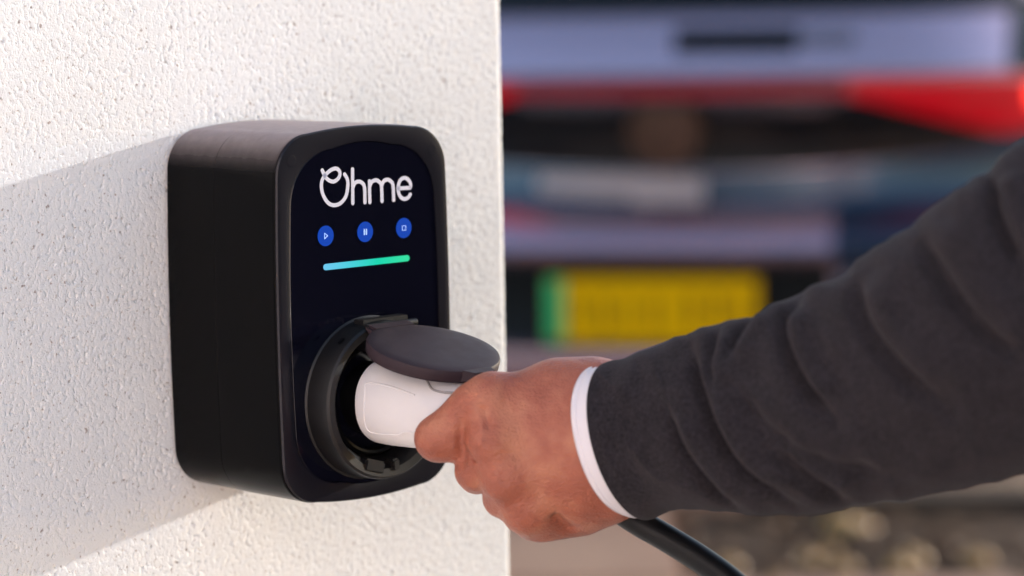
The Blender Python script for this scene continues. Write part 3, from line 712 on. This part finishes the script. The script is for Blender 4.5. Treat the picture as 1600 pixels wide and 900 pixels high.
v, f = loops_mesh(rr); pyd('head_reflection_disc', v, f, M_HEADREFL, car, angle=30)  # brown head mirrored in the tailgate, modelled as a coloured disc
patch('plate_recess', (.508, .650), (-.36, .272), .003, M_CARTRIM, nz=4)
bm = bmesh.new(); box(bm, (-.052, -.006, .573), (.386, .006, .118), .001); pt = bmo('number_plate', bm, M_PLATE, car, smooth=False)
bm = bmesh.new(); box(bm, (-.228, -.0095, .573), (.032, .0014, .114)); bmo('green_band', bm, M_PLATEGREEN, pt, smooth=False)
for k in range(7):       # figures too blurred to read: plain dark uprights
    xx = -.180+.046*k+(.02 if k > 3 else 0); bm = bmesh.new(); w1, w2 = random.uniform(.005, .012), random.uniform(.004, .013)
    box(bm, (xx-.008+w1/2, -.0094, .573+random.uniform(-.006, .006)), (w1+.004, .0010, random.uniform(.05, .078))); bmo('plate_figure', bm, M_PLATEMARK, pt, smooth=False)
patch('lower_bumper', (.24, .40), (-.70, .70), .006, M_CARTRIM, nz=6)
for sx in (-1, 1):
    zz = [1.15, 1.22, 1.30, 1.38, 1.43]; ph = [math.acos(0) for _ in zz]
    rings = []
    for z in zz:
        row = []
        for k in range(25):
            a = -.62+1.24*k/24; a = a if sx > 0 else PI-a
            row.append(car_pt(z, a, .004))
        rings.append(row)
    v, f = loops_mesh(rings, closed=False, cap0=False, cap1=False); o = pyd('side_window', v, f, M_CARGLASS, car)
    md = o.modifiers.new('solid', 'SOLIDIFY'); md.thickness = .006; md.offset = 0
    for yw in (.80, 3.45):
        rr = [[Vector((sx*x, yw+r*math.cos(a), .33+r*math.sin(a))) for a in (2*PI*k/40 for k in range(40))] for r, x in ((.22, .70), (.32, .70), (.33, .73), (.33, .88), (.32, .925), (.23, .925), (.225, .90))]
        v, f = loops_mesh(rr, cap0=True, cap1=False); wh = pyd('wheel', v, f, M_TYRE, car, angle=30)
        bm = bmesh.new()
        for k in range(5):
            a = 2*PI*k/5; box(bm, (sx*.915, yw+.11*math.cos(a), .33+.11*math.sin(a)), (.02, .22, .045), .006, Matrix.Rotation(a, 3, 'X'))
        bmesh.ops.create_cone(bm, cap_ends=True, segments=32, radius1=.226, radius2=.226, depth=.02, matrix=Matrix.Translation((sx*.895, yw, .33)) @ Matrix.Rotation(PI/2, 4, 'Y'))
        bmo('rim', bm, M_RIM, wh, angle=30)

# ------------------------------------------------------------------ raised bed between wall and car
BZ = .30
M_DARKSTONE = ground_mat('dark_brown_stone', (.05, .03, .02), (.10, .06, .038), 30)
bed = thing('raised_bed', 'low sandstone-edged bed of brown mulch and pebbles in front of the parked car', 'planter', lat(.6, 4.9, 0), -YAW)
bm = bmesh.new(); box(bm, (0, 0, .13), (3.0, .66, .26)); bmo('bed_soil', bm, M_SOIL, bed, smooth=False)
bm = bmesh.new(); box(bm, (-.92, 0, .285), (1.14, .66, .03), .006); bmo('top_slab', bm, M_SAND, bed, angle=30)
nx_, ny_ = 120, 30; vv, ff = [], []
for i in range(nx_+1):
    for j in range(ny_+1):
        x = -1.5+3.0*i/nx_; y = -.33+.66*j/ny_
        vv.append((x, y, .262+.014*math.sin(x*23+3*math.sin(y*31))*math.cos(y*27+x*7)+RNG.uniform(0, .012)))
for i in range(nx_):
    for j in range(ny_): a = i*(ny_+1)+j; ff.append((a, a+ny_+1, a+ny_+2, a+1))
pyd('mulch_surface', vv, ff, M_SOIL, bed, angle=None)
for y0 in (-.39, .39):
    x = -1.5; k = 0
    while x < 1.5:
        L = random.uniform(.36, .5); bm = bmesh.new(); box(bm, (x+L/2, y0, .15), (L-.008, .115, BZ+random.uniform(-.006, .006)), .008); bmo('edging_stone', bm, M_SAND if y0 < 0 or x < -.5 else M_DARKSTONE, bed, angle=30); x += L
pale = mat('pale_pebble', (.52, .28, .10), .35); dark_p = mat('brown_pebble', (.19, .085, .032), .45)
PB = bpy.data.meshes.new('pebble'); bm = bmesh.new(); bmesh.ops.create_icosphere(bm, subdivisions=2, radius=.5); bm.to_mesh(PB); bm.free(); PB.shade_smooth()
PD = PB.copy(); PB.materials.append(pale); PD.materials.append(dark_p)
for k in range(130):
    x = random.uniform(-.32, 1.4); y = random.uniform(-.31, .31); big = k < 34
    o = bpy.data.objects.new('pebble', PB if big else PD); COL.objects.link(o); o.parent = bed
    sz = random.uniform(.035, .06) if big else random.uniform(.015, .035)
    o.scale = (sz, sz*random.uniform(.7, 1), sz*random.uniform(.5, .75)); o.location = (x, y, .27+sz*.15); o.rotation_euler = (random.uniform(-.3, .3), random.uniform(-.3, .3), random.uniform(0, 6))
